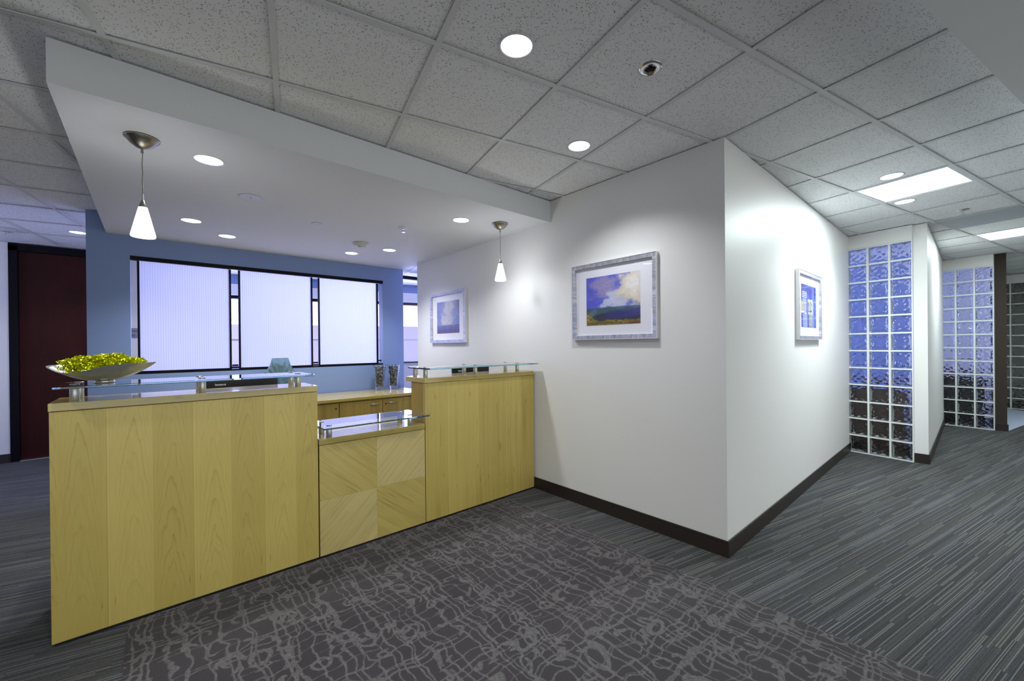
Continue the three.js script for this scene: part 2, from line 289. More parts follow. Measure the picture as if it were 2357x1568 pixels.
// baseboards with a thin cap bead
function baseboard(name, x0, x1, z0, z1) { // box in plan, 10 cm high
  const g = flat([box(x0, x1, 0.0, 0.088, z0, z1), box(x0 - 0.0 + (x1 - x0 > z1 - z0 ? 0 : 0.002), x1 - (x1 - x0 > z1 - z0 ? 0 : 0.002), 0.0885, 0.102, z0 + (x1 - x0 > z1 - z0 ? 0.002 : 0), z1 - (x1 - x0 > z1 - z0 ? 0.002 : 0), 0.002)]);
  return struct(name, g, M.base);
}
baseboard('baseboard_pictures', WX - 0.012, WX, DZ - 0.02, CZ + 0.012);
baseboard('baseboard_corridor', WX, 6.29, CZ, CZ + 0.012);
baseboard('baseboard_alcove_end', 6.188, 6.2, -0.472, -0.336);
baseboard('baseboard_alcove', 6.2, 9.33, -0.348, -0.336);
baseboard('baseboard_column', 9.228, 9.24, 0.166, 0.307);
baseboard('baseboard_door_side', -4.2, -1.25, -7.6, -7.588);
baseboard('baseboard_return', -0.36, 0.42, -7.6, -7.588);
baseboard('baseboard_back', -0.452, -0.44, BZ - 0.12, BZ);

// ───────────────────────── structure: dark door ─────────────────────────
{
  const d = structGroup('door_1', [-0.805, 0, -7.6]);
  const fr = flat([box(-0.445, -0.375, 0, 2.555, -0.1, 0.02), box(0.375, 0.445, 0, 2.555, -0.1, 0.02), box(-0.445, 0.445, 2.50, 2.585, -0.1, 0.02)]);
  mesh('door_frame', fr, M.black, d);
  mesh('door_leaf', box(-0.372, 0.372, 0.012, 2.497, -0.06, -0.018, 0.003), M.mahogany, d);
  mesh('threshold', box(-0.372, 0.372, 0, 0.010, -0.06, 0.03), M.alu, d);
  const h = mesh('door_handle', flat([cyl(0.026, 0.026, 0.012, 20).rotateX(Math.PI / 2), new THREE.CapsuleGeometry(0.009, 0.1, 4, 10).rotateZ(Math.PI / 2).translate(-0.05, 0, 0.045), cyl(0.009, 0.009, 0.045, 12).rotateX(Math.PI / 2)]), M.nickel, d);
  h.position.set(0.31, 1.0, -0.018);
}

// ───────────────────────── window_1: ribbed sheets in the blue partition ─────────────────────────
{
  const w = structGroup('window_1', [0, 0, BZ - 0.03]);
  mesh('head_rail', box(-0.15, 2.345, 2.176, 2.214, -0.02, 0.036), M.black, w);
  mesh('bottom_rail', box(-0.15, 2.345, 1.075, 1.092, -0.06, 0.028), M.black, w);
  for (const [a, b] of [[-0.092, 0.634], [0.722, 1.452], [1.539, 2.268]]) {
    mesh('ribbed_sheet', metreUV(new THREE.PlaneGeometry(b - a - 0.004, 1.08).translate((a + b) / 2, 1.64, 0), (x, y) => [x, y]), M.panelSheet, w);
    mesh('stile', box(a - 0.011, a + 0.006, 1.092, 2.172, -0.012, 0.014), M.black, w);
    mesh('stile', box(b - 0.006, b + 0.011, 1.092, 2.172, -0.012, 0.014), M.black, w);
    mesh('sheet_rail', box(a + 0.006, b - 0.006, 1.092, 1.104, -0.012, 0.014), M.black, w);
  }
  for (const x of [0.678, 1.495, 2.30]) mesh('gap_rail', box(x - 0.028, x + 0.028, 1.122, 1.14, -0.012, 0.0), M.black, w);
}

// ───────────────────────── exterior wall, its windows and the daylight ─────────────────────────
{
  const Q = [1.07, 0, -8.6];
  const wall = structGroup('wall_exterior', Q, -TH);
  mesh('wall_below', box(-2.6, 9.5, 0, 0.98, -0.2, 0), M.white, wall);
  mesh('fascia', box(-2.6, 9.5, 2.24, 2.43, -0.2, 0.03), M.white, wall);
  mesh('blue_header', box(-2.6, 9.5, 2.43, CEIL + 0.05, -0.2, 0), M.blue, wall);
  mesh('wall_end', box(-2.6, -0.6, 0.98, 2.24, -0.2, 0), M.white, wall); mesh('wall_end', box(7.6, 9.5, 0.98, 2.24, -0.2, 0), M.white, wall);
  const w = structGroup('window_2', Q, -TH);
  mesh('sill', box(-0.6, 7.6, 0.975, 1.0, -0.16, 0.03), M.black, w); mesh('head', box(-0.6, 7.6, 2.19, 2.24, -0.14, -0.04), M.black, w);
  for (let k = 0; k <= 6; k++) {
    const x = -0.6 + k * 8.2 / 6; mesh('mullion', box(x - 0.03, x + 0.03, 1.0, 2.19, -0.14, -0.05), M.black, w);
    if (k < 6) {
      const c = x + 8.2 / 12, wd = 8.2 / 6 - 0.06;
      mesh('pane', new THREE.PlaneGeometry(wd, 0.45).translate(c, 1.965, -0.09), M.pane, w);
      mesh('frosted_pane', new THREE.PlaneGeometry(wd, 0.74).translate(c, 1.37, -0.09), M.film, w);
      mesh('transom', box(x + 0.03, x + 8.2 / 6 - 0.03, 1.45, 1.475, -0.1, -0.075), M.alu, w);
    }
  }
  const day = new THREE.RectAreaLight(new THREE.Color(...DAY), POWER.day, 8.1, 1.2);
  day.name = 'window_daylight'; day.position.set(3.5, 1.6, -0.03); day.rotation.y = Math.PI; w.add(day);
}
// glass partition with a dark head across the passage beside the blue wall
{
  const p = structGroup('window_3', [0, 0, -6.55]);
  mesh('head_rail', box(2.72, 5.6, 2.475, 2.53, -0.03, 0.03), M.black, p); mesh('floor_rail', box(2.72, 5.6, 0.0, 0.05, -0.03, 0.03), M.black, p);
  mesh('post', box(2.70, 2.75, 0, CEIL, -0.03, 0.03), M.black, p);
  mesh('pane', new THREE.PlaneGeometry(2.85, 2.42).translate(4.17, 1.262, 0), M.pane, p);
  struct('wall_passage', box(6.0, 6.14, 0, CEIL, -8.2, -4.9), M.white);
}
{ // brick building across the street
  const b = thing('office_building', 'pale brick office building with white framed windows seen outside the far window', 'building', [1.07 + GD[0] * 16 + 4, -8, -8.6 + GD[1] * 16], -TH);
  const brick = std({ roughness: 0.9, map: rep(pixelTex(128, 128, (u, v) => { const r = Math.floor(v * 16), m = (v * 16 - r < 0.12) || (((u * 8 + (r % 2) * 0.5) % 1) < 0.06), k = 18 * (hash(r, Math.floor(u * 8 + (r % 2) * 0.5)) - 0.5); return m ? [214, 208, 204] : [206 + k, 172 + k, 162 + k]; }), 0.8) });
  mesh('facade', box(-18, 18, 0, 24, -1, 0), brick, b); mesh('band', box(-18, 18, 10.3, 10.7, 0, 0.15), M.white, b); mesh('band', box(-18, 18, 13.6, 14.0, 0, 0.15), M.white, b);
  for (let f = 0; f < 5; f++) for (let k = 0; k < 11; k++) {
    const x = -16.5 + k * 3.1, y = 5.2 + f * 3.3, n = mesh('window', flat([box(x, x + 0.1, y, y + 1.7, 0, 0.1), box(x + 1.8, x + 1.9, y, y + 1.7, 0, 0.1), box(x, x + 1.9, y - 0.1, y, 0, 0.16), box(x, x + 1.9, y + 1.6, y + 1.7, 0, 0.1), box(x + 0.9, x + 1.0, y, y + 1.7, 0, 0.1)]), M.white, b);
    mesh('window_pane', box(x + 0.1, x + 1.8, y, y + 1.6, 0.0, 0.04), std({ color: '#7d8ea6', roughness: 0.1 }), n);
  }
}

// ───────────────────────── glass block walls ─────────────────────────
const blockGeo = [0, 1].map((variant) => {
  const N = 26, S = 0.193, D = 0.078, pos = [], idx = [], uv = [];
  const height = (u, v) => { // u, v in -1..1
    const e = Math.max(Math.abs(u), Math.abs(v)), rim = 0.80;
    const edge = -0.006 * sstep(0.93, 1, e);
    if (e > rim + 0.03) return edge;
    const a = Math.atan2(v, u), r = Math.hypot(u, v), t = sstep(rim + 0.03, rim - 0.06, e);
    const wv = Math.sin(5 * a + 3.2 * r + 2.1 * variant + 2.5 * Math.sin(3.1 * u + 2 * v)) * 0.5 + 0.5 * Math.sin(7.5 * u - 4.2 * v + 2.8 * Math.sin(4.2 * v + variant)) + 0.35 * Math.sin(11 * v + 6 * u * (variant ? -1 : 1));
    return t * (-0.006 + 0.0062 * wv * (0.45 + 0.6 * r));
  };
  for (const side of [1, -1]) {
    const o = pos.length / 3;
    for (let j = 0; j <= N; j++) for (let i = 0; i <= N; i++) { const f = (k) => { const q = k / N * 2 - 1; return Math.sign(q) * Math.pow(Math.abs(q), 0.85); }; const u = f(i), v = f(j); pos.push(u * S / 2, v * S / 2, side * (D / 2 + height(u * side, v))); uv.push(u, v); }
    for (let j = 0; j < N; j++) for (let i = 0; i < N; i++) { const a = o + j * (N + 1) + i, b = a + 1, c = a + N + 1, d = c + 1; side > 0 ? idx.push(a, b, d, a, d, c) : idx.push(a, d, b, a, c, d); }
  }
  const n2 = (N + 1) * (N + 1), ring = []; for (let i = 0; i < N; i++) ring.push(i); for (let j = 0; j < N; j++) ring.push(j * (N + 1) + N); for (let i = N; i > 0; i--) ring.push(N * (N + 1) + i); for (let j = N; j > 0; j--) ring.push(j * (N + 1));
  for (let k = 0; k < ring.length; k++) { const a = ring[k], b = ring[(k + 1) % ring.length]; idx.push(a, b + n2, b, a, a + n2, b + n2); }
  let g = new THREE.BufferGeometry(); g.setAttribute('position', new THREE.Float32BufferAttribute(pos, 3)); g.setAttribute('uv', new THREE.Float32BufferAttribute(uv, 2)); g.setIndex(idx);
  return toCreasedNormals(g, 0.7);
});
function blockWall(name, P0, P1, cols, label) {
  const len = Math.hypot(P1[0] - P0[0], P1[1] - P0[1]), turn = -Math.atan2(P1[1] - P0[1], P1[0] - P0[0]);
  const w = structGroup(name, [P0[0], 0, P0[1]], turn), pw = len / cols, ph = 0.2018, top = 12 * ph + 0.012;
  mesh('header', box(0, len, top, CEIL, -0.05, 0.05), M.corridor, w);
  for (let c = 0; c <= cols; c++) mesh('joint', box(Math.max(0, c * pw - 0.0095), Math.min(len, c * pw + 0.0095), 0, top, -0.038, 0.038), M.grout, w);
  for (let r = 0; r <= 12; r++) for (let c = 0; c < cols; c++) mesh('joint', box(c * pw + 0.0095, (c + 1) * pw - 0.0095, Math.max(0, r * ph - 0.003), r * ph + 0.014, -0.038, 0.038), M.grout, w);
  for (let r = 0; r < 12; r++) for (let c = 0; c < cols; c++) { const b = mesh('glass_block', blockGeo[(r + c) % 2], M.blockGlass, w); b.position.set((c + 0.5) * pw, 0.0055 + (r + 0.5) * ph, 0); b.scale.set((pw - 0.0185) / 0.193, (ph - 0.0165) / 0.193, 1); if (hash(r, c) > 0.5) b.rotation.z = Math.PI; }
  return w;
}
blockWall('wall_glass_block', [6.31, -1.035], [6.205, -0.455], 3);
blockWall('wall_glass_block', [9.345, -0.40], [9.235, 0.18], 3);
blockWall('wall_glass_block', [12.42, 0.25], [12.20, 1.24], 5);

struct('wall_unseen_unlit_room', flat([box(14.0, 14.1, 0, CEIL, 0.29, 1.36), box(12.44, 14.0, 0, CEIL, 0.18, 0.29), box(12.14, 14.1, 0, CEIL, 1.26, 1.36)]), M.white);   // unseen room, closed so the farthest glass blocks stay dark
// offices behind the glass blocks
struct('wall_office_partition', box(8.9, 9.0, 0, CEIL, -3.4, -0.47), M.blue);
struct('wall_office_side', flat([box(6.31, 6.45, 0, CEIL, -4.9, CZ - T), box(11.6, 11.74, 0, CEIL, -3.4, 0.17)]), M.white);
struct('wall_office_window', flat([box(6.4, 13.2, 0, 0.9, -3.54, -3.4), box(6.4, 13.2, 2.3, CEIL, -3.54, -3.4), box(6.4, 6.7, 0.9, 2.3, -3.54, -3.4), box(8.6, 9.3, 0.9, 2.3, -3.54, -3.4), box(11.3, 13.2, 0.9, 2.3, -3.54, -3.4)]), M.white);
for (const [x0, x1] of [[6.7, 8.6], [9.3, 11.3]]) {  // windows out of view, placed to light the rooms behind the blocks
  const w = structGroup('window_4', [(x0 + x1) / 2, 0.9, -3.45]); const h = (x1 - x0) / 2;
  mesh('frame', flat([box(-h, h, 0, 0.04, -0.03, 0.03), box(-h, h, 1.36, 1.4, -0.03, 0.03), box(-h, -h + 0.04, 0.04, 1.36, -0.03, 0.03), box(h - 0.04, h, 0.04, 1.36, -0.03, 0.03)]), M.black, w);
  mesh('pane', new THREE.PlaneGeometry(2 * h - 0.08, 1.32).translate(0, 0.7, 0), M.pane, w);
  const l = new THREE.RectAreaLight(new THREE.Color(...DAY), POWER.office, 2 * h - 0.1, 1.3); l.name = 'unseen_office_daylight'; l.position.set(0, 0.7, 0.05); l.rotation.y = Math.PI; w.add(l);
}
{
  const cab = thing('office_cabinet', 'dark brown cabinet showing through the lower rows of the nearer blue glass block wall', 'cabinet', [6.85, 0, -1.3]);
  mesh('cabinet_body', box(-0.25, 0.25, 0, 0.78, -1.0, 0.75, 0.01), M.walnut, cab); mesh('cabinet_top', box(-0.26, 0.26, 0.78, 0.81, -1.01, 0.76, 0.004), M.walnut, cab);
  const desk = thing('office_desk', 'dark desk showing through the lower rows of the pale glass block wall', 'desk', [10.1, 0, -0.5]);
  mesh('desk_top', box(-0.45, 0.45, 0.70, 0.735, -0.9, 0.6, 0.004), M.dark, desk); mesh('modesty_panel', box(-0.43, -0.40, 0, 0.70, -0.88, 0.58), M.dark, desk); mesh('pedestal', box(-0.1, 0.42, 0, 0.70, -0.88, -0.4), M.dark, desk);
  for (const [z, s, c, n] of [[-0.35, 0.1, '#8a8a3c', 'yellow green'], [0.1, 0.09, '#8a5a4a', 'reddish brown']]) {
    const k = thing('file_box', `${n} file box on the dark desk behind the pale glass block wall`, 'box', [10.0, 0.735, -0.5 + z]); mesh('box_body', box(-0.12, 0.12, 0, s, -0.16, 0.16, 0.006), std({ color: c, roughness: 0.7 }), k); mesh('box_lid', box(-0.125, 0.125, s, s + 0.02, -0.165, 0.165, 0.004), std({ color: c, roughness: 0.6 }), k);
  }
}

// ───────────────────────── reception desk ─────────────────────────
const font = await new FontLoader().loadAsync('fonts/droid/droid_sans_bold.typeface.json');
function standoff(parent, x, y, z, h) {
  const s = mesh('standoff', lathe([[0, 0], [0.017, 0], [0.017, h], [0, h]], 20), M.alu, parent); s.position.set(x, y, z);
  const c = mesh('standoff_cap', lathe([[0.001, 0], [0.0165, 0], [0.0165, 0.0025], [0.013, 0.004], [0, 0.004]], 20), M.chrome, s); c.position.y = h + 0.0105;
}
const edgeUV = (g, flip) => metreUV(g, (x, y, z, nx, ny, nz) => Math.abs(ny) > 0.5 ? [z + 0.3, x] : Math.abs(nx) > 0.5 ? [y + 0.2, z] : [y * 1.0 + 0.1, x]);
function highSection(x0, x1, y, label, tex) {
  const d = thing('reception_counter', label, 'reception desk', [(x0 + x1) / 2, 0, DZ], 0, 'maple reception desk sections'); const h = (x1 - x0) / 2;
  return [d, h];
}
{ // tall section under the bowl
  const x0 = -0.345, x1 = 0.763, [d, h] = highSection(x0, x1, 1.08, 'tall maple desk section with arched cathedral grain carrying the silver bowl');
  mesh('front_panel', metreUV(new RoundedBoxGeometry(2 * h - 0.006, 1.028, 0.03, 2, 0.002).translate(0, 0.529, -0.015), (x, y, z, nx) => Math.abs(nx) > 0.5 ? [z + 0.02, y] : [x * 0.95 + h - 0.05, y * 0.93 + 0.02]), M.mapleCath, d);
  mesh('side_panel', box(-h + 0.001, -h + 0.031, 0.02, 1.043, -0.28, -0.031), M.maple, d); mesh('side_panel', box(h - 0.031, h - 0.001, 0.02, 1.043, -0.28, -0.031), M.maple, d);
  mesh('countertop', edgeUV(new RoundedBoxGeometry(2 * h, 0.037, 0.302, 2, 0.003).translate(0, 1.0635, -0.15)), M.mapleTop, d);
  for (const x of [-0.27, 0.20, 0.668]) for (const z of [-0.07, -0.235]) standoff(d, x - (x0 + x1) / 2, 1.082, z, 0.066);
  mesh('glass_shelf', new RoundedBoxGeometry(1.045, 0.0105, 0.34, 2, 0.002).translate(-0.007, 1.1535, -0.08), M.counterGlass, d);
  for (const x of [-0.5, 0.5]) mesh('levelling_foot', cyl(0.018, 0.018, 0.02, 12), M.black, d).position.set(x, 0, -0.12);
}
{ // tall section against the wall
  const x0 = 1.5, x1 = 2.615, [d, h] = highSection(x0, x1, 1.08, 'tall straight grained maple desk section standing against the white picture wall');
  mesh('front_panel', metreUV(new RoundedBoxGeometry(2 * h - 0.004, 1.028, 0.03, 2, 0.002).translate(0, 0.529, -0.015), (x, y, z, nx) => Math.abs(nx) > 0.5 ? [z + 0.02, y] : [x * 0.95 + 0.62, y * 0.93 + 0.02]), M.maple, d);
  mesh('side_panel', box(-h + 0.012, -h + 0.042, 0.02, 1.043, -0.235, -0.031), M.mapleDull, d); mesh('side_panel', box(h - 0.031, h - 0.001, 0.02, 1.043, -0.28, -0.031), M.maple, d);
  mesh('countertop', edgeUV(new RoundedBoxGeometry(2 * h, 0.037, 0.302, 2, 0.003).translate(0, 1.0635, -0.15)), M.mapleTop, d);
  for (const x of [1.545, 2.01, 2.475]) for (const z of [-0.07, -0.235]) standoff(d, x - (x0 + x1) / 2, 1.082, z, 0.066);
  mesh('glass_shelf', new RoundedBoxGeometry(1.10, 0.0105, 0.34, 2, 0.002).translate(-0.015, 1.1535, -0.08), M.counterGlass, d);
}
{ // low section in the middle with four veneer squares
  const x0 = 0.766, x1 = 1.497, cx = (x0 + x1) / 2, h = (x1 - x0) / 2;
  const d = thing('reception_counter', 'low middle desk section faced with four diagonal grained maple squares', 'reception desk', [cx, 0, DZ], 0, 'maple reception desk sections');
  mesh('core_panel', box(-h + 0.002, h - 0.002, 0.018, 0.705, -0.03, -0.006), M.maple, d);
  for (const sx of [0, 1]) for (const sy of [0, 1]) {
    const back = (sx + sy) % 2 === 1, a = (back ? -1 : 1) * Math.PI / 4 * 1.05;        // upper left and lower right lean one way, the others the other way
    const X0 = sx ? 0.0002 : -h + 0.001, X1 = sx ? h - 0.001 : -0.0002, Y0 = sy ? 0.3612 : 0.016, Y1 = sy ? 0.706 : 0.3608;
    mesh('veneer_square', metreUV(new THREE.BoxGeometry(X1 - X0, Y1 - Y0, 0.006).translate((X0 + X1) / 2, (Y0 + Y1) / 2, -0.003), (x, y) => { const p = x - (X0 + X1) / 2, q = y - (Y0 + Y1) / 2; return [p * Math.cos(a) - q * Math.sin(a) + 0.32 + 0.36 * sx, p * Math.sin(a) + q * Math.cos(a) + 0.30 + 0.4 * sy]; }), M.mapleFigure, d);
  }
  mesh('countertop', edgeUV(new RoundedBoxGeometry(2 * h, 0.038, 0.235, 2, 0.003).translate(0, 0.727, -0.1165)), M.mapleTop, d);
  for (const x of [0.832, 1.387]) for (const z of [-0.02, -0.18]) standoff(d, x - cx, 0.746, z, 0.066);
  mesh('glass_shelf', new RoundedBoxGeometry(0.722, 0.0105, 0.34, 2, 0.002).translate(0.002, 0.8175, -0.085), M.counterGlass, d);
}
{ // work surface behind the counters
  const d = thing('work_surface', 'maple work surface carrying the monitors behind the reception counters', 'desk', [1.14, 0, -3.22]);
  mesh('desk_top', edgeUV(new RoundedBoxGeometry(2.88, 0.03, 0.36, 2, 0.003).translate(0, 0.685, 0)), M.mapleTop, d);
  for (const x of [-1.4, 1.4]) mesh('side_panel', box(x - 0.013, x + 0.013, 0, 0.67, -0.17, 0.17), M.maple, d);
  mesh('privacy_panel', box(-1.386, 1.386, 0.25, 0.67, 0.14, 0.158), M.maple, d);
}
function monitor(x, z, turn, label) {
  const m = thing('computer_monitor', label, 'monitor', [x, 0.70, z], turn);
  mesh('stand_base', new RoundedBoxGeometry(0.2, 0.012, 0.15, 2, 0.005).translate(0, 0.006, 0), M.blackPlastic, m);
  mesh('stand_neck', box(-0.025, 0.025, 0.012, 0.24, -0.02, 0.004, 0.004), M.blackPlastic, m);
  const s = new THREE.Shape(); s.moveTo(-0.2, 0); s.lineTo(0.2, 0); s.lineTo(0.207, 0.265); s.lineTo(-0.207, 0.265); s.closePath();
  const body = mesh('monitor_case', new THREE.ExtrudeGeometry(s, { depth: 0.026, bevelEnabled: true, bevelSize: 0.004, bevelThickness: 0.005, bevelSegments: 2 }).translate(0, 0.165, 0.005), M.blackPlastic, m);
  const t = mesh('lettering', new TextGeometry('lenovo', { font, size: 0.0135, depth: 0.0006, curveSegments: 4 }).translate(-0.155, 0.372, 0.0365), std({ color: '#d5d5dc', roughness: 0.4 }), m);
  const slots = []; for (let k = 0; k < 46; k++) for (let r = 0; r < 2; r++) slots.push(box(-0.15 + k * 0.0066, -0.147 + k * 0.0066, 0.362 - r * 0.007, 0.365 - r * 0.007, 0.0362, 0.0368));
  mesh('vent_slots', flat(slots), std({ color: '#3a3a44', roughness: 0.6 }), m);
  mesh('screen', box(-0.195, 0.195, 0.175, 0.42, -0.0006, 0.0002), std({ color: '#16181c', roughness: 0.12 }), m);
}
monitor(0.458, -3.38, 0.03, 'black monitor seen from behind at the counter section with the silver bowl');
monitor(2.345, -3.36, -0.03, 'black monitor seen from behind at the counter section beside the white wall');

// ───────────────────────── credenza along the blue wall ─────────────────────────
{
  const c = thing('credenza', 'long low maple credenza along the blue wall with curved metal pulls', 'credenza', [1.33, 0, -5.02]);
  mesh('credenza_body', box(-1.24, 1.24, 0.06, 0.712, -0.35, 0.33), M.mapleDull, c); mesh('plinth', box(-1.22, 1.22, 0, 0.06, -0.33, 0.28), M.base, c);
  mesh('credenza_top', edgeUV(new RoundedBoxGeometry(2.52, 0.034, 0.715, 2, 0.003).translate(0, 0.733, 0.0)), M.mapleTop, c);
  const edges = [-1.24, -0.74, -0.28, 0.19, 0.685, 1.24], side = [1, -1, 1, 1, -1];
  for (let k = 0; k < 5; k++) {
    const a = edges[k] + 0.003, b = edges[k + 1] - 0.003, gap = k === 3 ? 0.004 : 0;
    const dr = mesh('credenza_door', box(a + gap, b, 0.075, 0.698, 0.331, 0.349, 0.001), M.mapleDull, c);
    const hx = k === 2 ? null : side[k] > 0 ? b - 0.09 : a + 0.12;
    if (hx !== null) { const cv = new THREE.QuadraticBezierCurve3(new THREE.Vector3(hx - 0.055, 0.655, 0.350), new THREE.Vector3(hx, 0.650, 0.395), new THREE.Vector3(hx + 0.055, 0.655, 0.350)); const t = new THREE.TubeGeometry(cv, 14, 0.006, 8); t.scale(1, 1, 1); mesh('pull', t, M.nickel, dr); }
    if (k === 2 || k === 4) mesh('lock', cyl(0.0085, 0.0085, 0.004, 16).rotateX(Math.PI / 2).translate(k === 2 ? b - 0.03 : a + 0.035, 0.645, 0.349), M.dark, dr);
  }
}
// two tapering vases filled with glass pebbles
for (const [x, z, lab, lab2] of [[2.205, -5.2, 'clear tapered glass vase of pebbles, the one closer to the fan shaped glass', 'grey glass pebbles filling the vase closer to the fan shaped glass'], [2.395, -5.2, 'clear tapered glass vase of pebbles, the one closer to the passage opening', 'grey glass pebbles filling the vase closer to the passage opening']]) {
  const H = 0.33, v = thing('glass_vase', lab, 'vase', [x, 0.751, z], 0, 'pebble filled vases on the credenza');
  const rad = (y) => 0.047 + 0.033 * (y / H) + (y > 0.2 ? 0.0022 * Math.sin((y - 0.2) * 2 * Math.PI / 0.026) : 0);
  const out = [[0, 0], [0.044, 0], [0.047, 0.004]]; for (let k = 1; k <= 40; k++) out.push([rad(k * H / 40), k * H / 40]); out.push([rad(H) - 0.004, H]); for (let k = 40; k >= 6; k--) out.push([rad(k * H / 40) - 0.005, k * H / 40 - 0.001]); out.push([0, 0.045]);
  mesh('vase_wall', lathe(out, 40), M.clearGlass, v);
  const N = 460, geo = new THREE.IcosahedronGeometry(0.0095, 1), im = sh(new THREE.InstancedMesh(geo, std({ roughness: 0.12, color: '#ffffff' }), N));
  im.name = numbered('glass_pebbles'); im.position.set(x, 0.751, z); tag(im, lab2, 'pebbles', null, 'stuff'); scene.add(im);
  const m4 = new THREE.Matrix4(), q = new THREE.Quaternion(), e = new THREE.Euler(), col = new THREE.Color();
  for (let k = 0; k < N; k++) {
    const y = 0.056 + (k / N) * 0.258, R = rad(y) - 0.016, a = rnd() * 6.283, r = R * Math.sqrt(0.25 + 0.75 * rnd());
    m4.compose(new THREE.Vector3(r * Math.cos(a), y, r * Math.sin(a)), q.setFromEuler(e.set(rnd() * 6, rnd() * 6, rnd() * 6)), new THREE.Vector3(rr(0.8, 1.1), rr(0.5, 0.8), rr(0.8, 1.1)));
    im.setMatrixAt(k, m4); const t = rnd(); t < 0.3 ? col.setRGB(0.03, 0.04, 0.05) : t < 0.6 ? col.setRGB(0.12, 0.145, 0.16) : t < 0.8 ? col.setRGB(0.42, 0.49, 0.54) : col.setRGB(0.09, 0.09, 0.085); im.setColorAt(k, col);
  }
}
{ // fan shaped pressed glass piece
  const s = thing('glass_sculpture', 'sea green fan shaped fluted glass piece with flat top on the credenza', 'sculpture', [1.05, 0.751, -5.13]);
  const NA = 144, NR = 14, cy = 0.17, pos = [], idx = [], poly = [[-0.075, -0.155], [0.075, -0.155], [0.16, -0.06], [0.19, 0.06], [0.155, 0.115], [0.10, 0.20], [0.078, 0.285], [-0.078, 0.285], [-0.10, 0.20], [-0.155, 0.115], [-0.19, 0.06], [-0.16, -0.06]];
  const ray = (a) => { const dx = Math.cos(a), dy = Math.sin(a); let best = 9; for (let k = 0; k < poly.length; k++) { const [x1, y1] = poly[k], [x2, y2] = poly[(k + 1) % poly.length], ex = x2 - x1, ey = y2 - y1, den = dx * ey - dy * ex; if (Math.abs(den) < 1e-9) continue; const t = (x1 * ey - y1 * ex) / den, u = (x1 * dy - y1 * dx) / den; if (t > 0 && u >= -1e-6 && u <= 1 + 1e-6) best = Math.min(best, t); } return best; };
  for (const side of [1, -1]) {
    const o = pos.length / 3;
    for (let j = 0; j <= NR; j++) for (let i = 0; i < NA; i++) { const a = i / NA * 2 * Math.PI, R = ray(a), r = R * (0.03 + 0.97 * j / NR), t = j / NR, dz = 0.012 + 0.022 * (1 - t) + 0.0085 * Math.cos(24 * a) * sstep(0, 0.25, t) * (1 - sstep(0.9, 1, t)); pos.push(r * Math.cos(a), cy + r * Math.sin(a), side * dz); }
    for (let j = 0; j < NR; j++) for (let i = 0; i < NA; i++) { const a = o + j * NA + i, b = o + j * NA + (i + 1) % NA, c = a + NA, d = b + NA; side > 0 ? idx.push(a, c, d, a, d, b) : idx.push(a, d, c, a, b, d); }
    const cc = pos.length / 3; pos.push(0, cy, side * 0.034); for (let i = 0; i < NA; i++) { const a = o + i, b = o + (i + 1) % NA; side > 0 ? idx.push(cc, a, b) : idx.push(cc, b, a); }
  }
  const off = (NR + 1) * NA + 1; for (let i = 0; i < NA; i++) { const a = NR * NA + i, b = NR * NA + (i + 1) % NA; idx.push(a, a + off, b + off, a, b + off, b); }
  const g = new THREE.BufferGeometry(); g.setAttribute('position', new THREE.Float32BufferAttribute(pos, 3)); g.setIndex(idx);
  mesh('fan_body', toCreasedNormals(g, 0.8), M.seaGlass, s); mesh('fan_foot', cyl(0.075, 0.085, 0.016, 32), M.seaGlass, s);
}
{ // task chair
  const c = thing('task_chair', 'black task chair behind the counter section beside the white wall', 'chair', [2.2, 0, -3.72], 0), M1 = std({ color: '#15141a', roughness: 0.8 });
  mesh('seat', new RoundedBoxGeometry(0.48, 0.08, 0.46, 4, 0.035).translate(0, 0.47, 0), M1, c);
  const bs = new THREE.Shape(); bs.absellipse(0, 0, 0.228, 0.19, 0, 6.2832);
  mesh('backrest', new THREE.ExtrudeGeometry(bs, { depth: 0.03, bevelEnabled: true, bevelSize: 0.02, bevelThickness: 0.02, bevelSegments: 4, curveSegments: 32 }).rotateX(-0.12).translate(0, 0.86, -0.27), M1, c);
  mesh('back_bar', box(-0.03, 0.03, 0.44, 0.80, -0.29, -0.275, 0.004), M.blackPlastic, c); mesh('gas_post', cyl(0.025, 0.028, 0.33, 16, 0.1), M.blackPlastic, c);
  for (let k = 0; k < 5; k++) { const a = k * 1.2566; const l = mesh('leg', box(0.02, 0.28, 0.07, 0.1, -0.022, 0.022, 0.008), M.blackPlastic, c); l.rotation.y = a; mesh('caster', cyl(0.03, 0.03, 0.04, 16).rotateX(Math.PI / 2).translate(0.27, 0.031, -0.02), M.blackPlastic, l); }
}

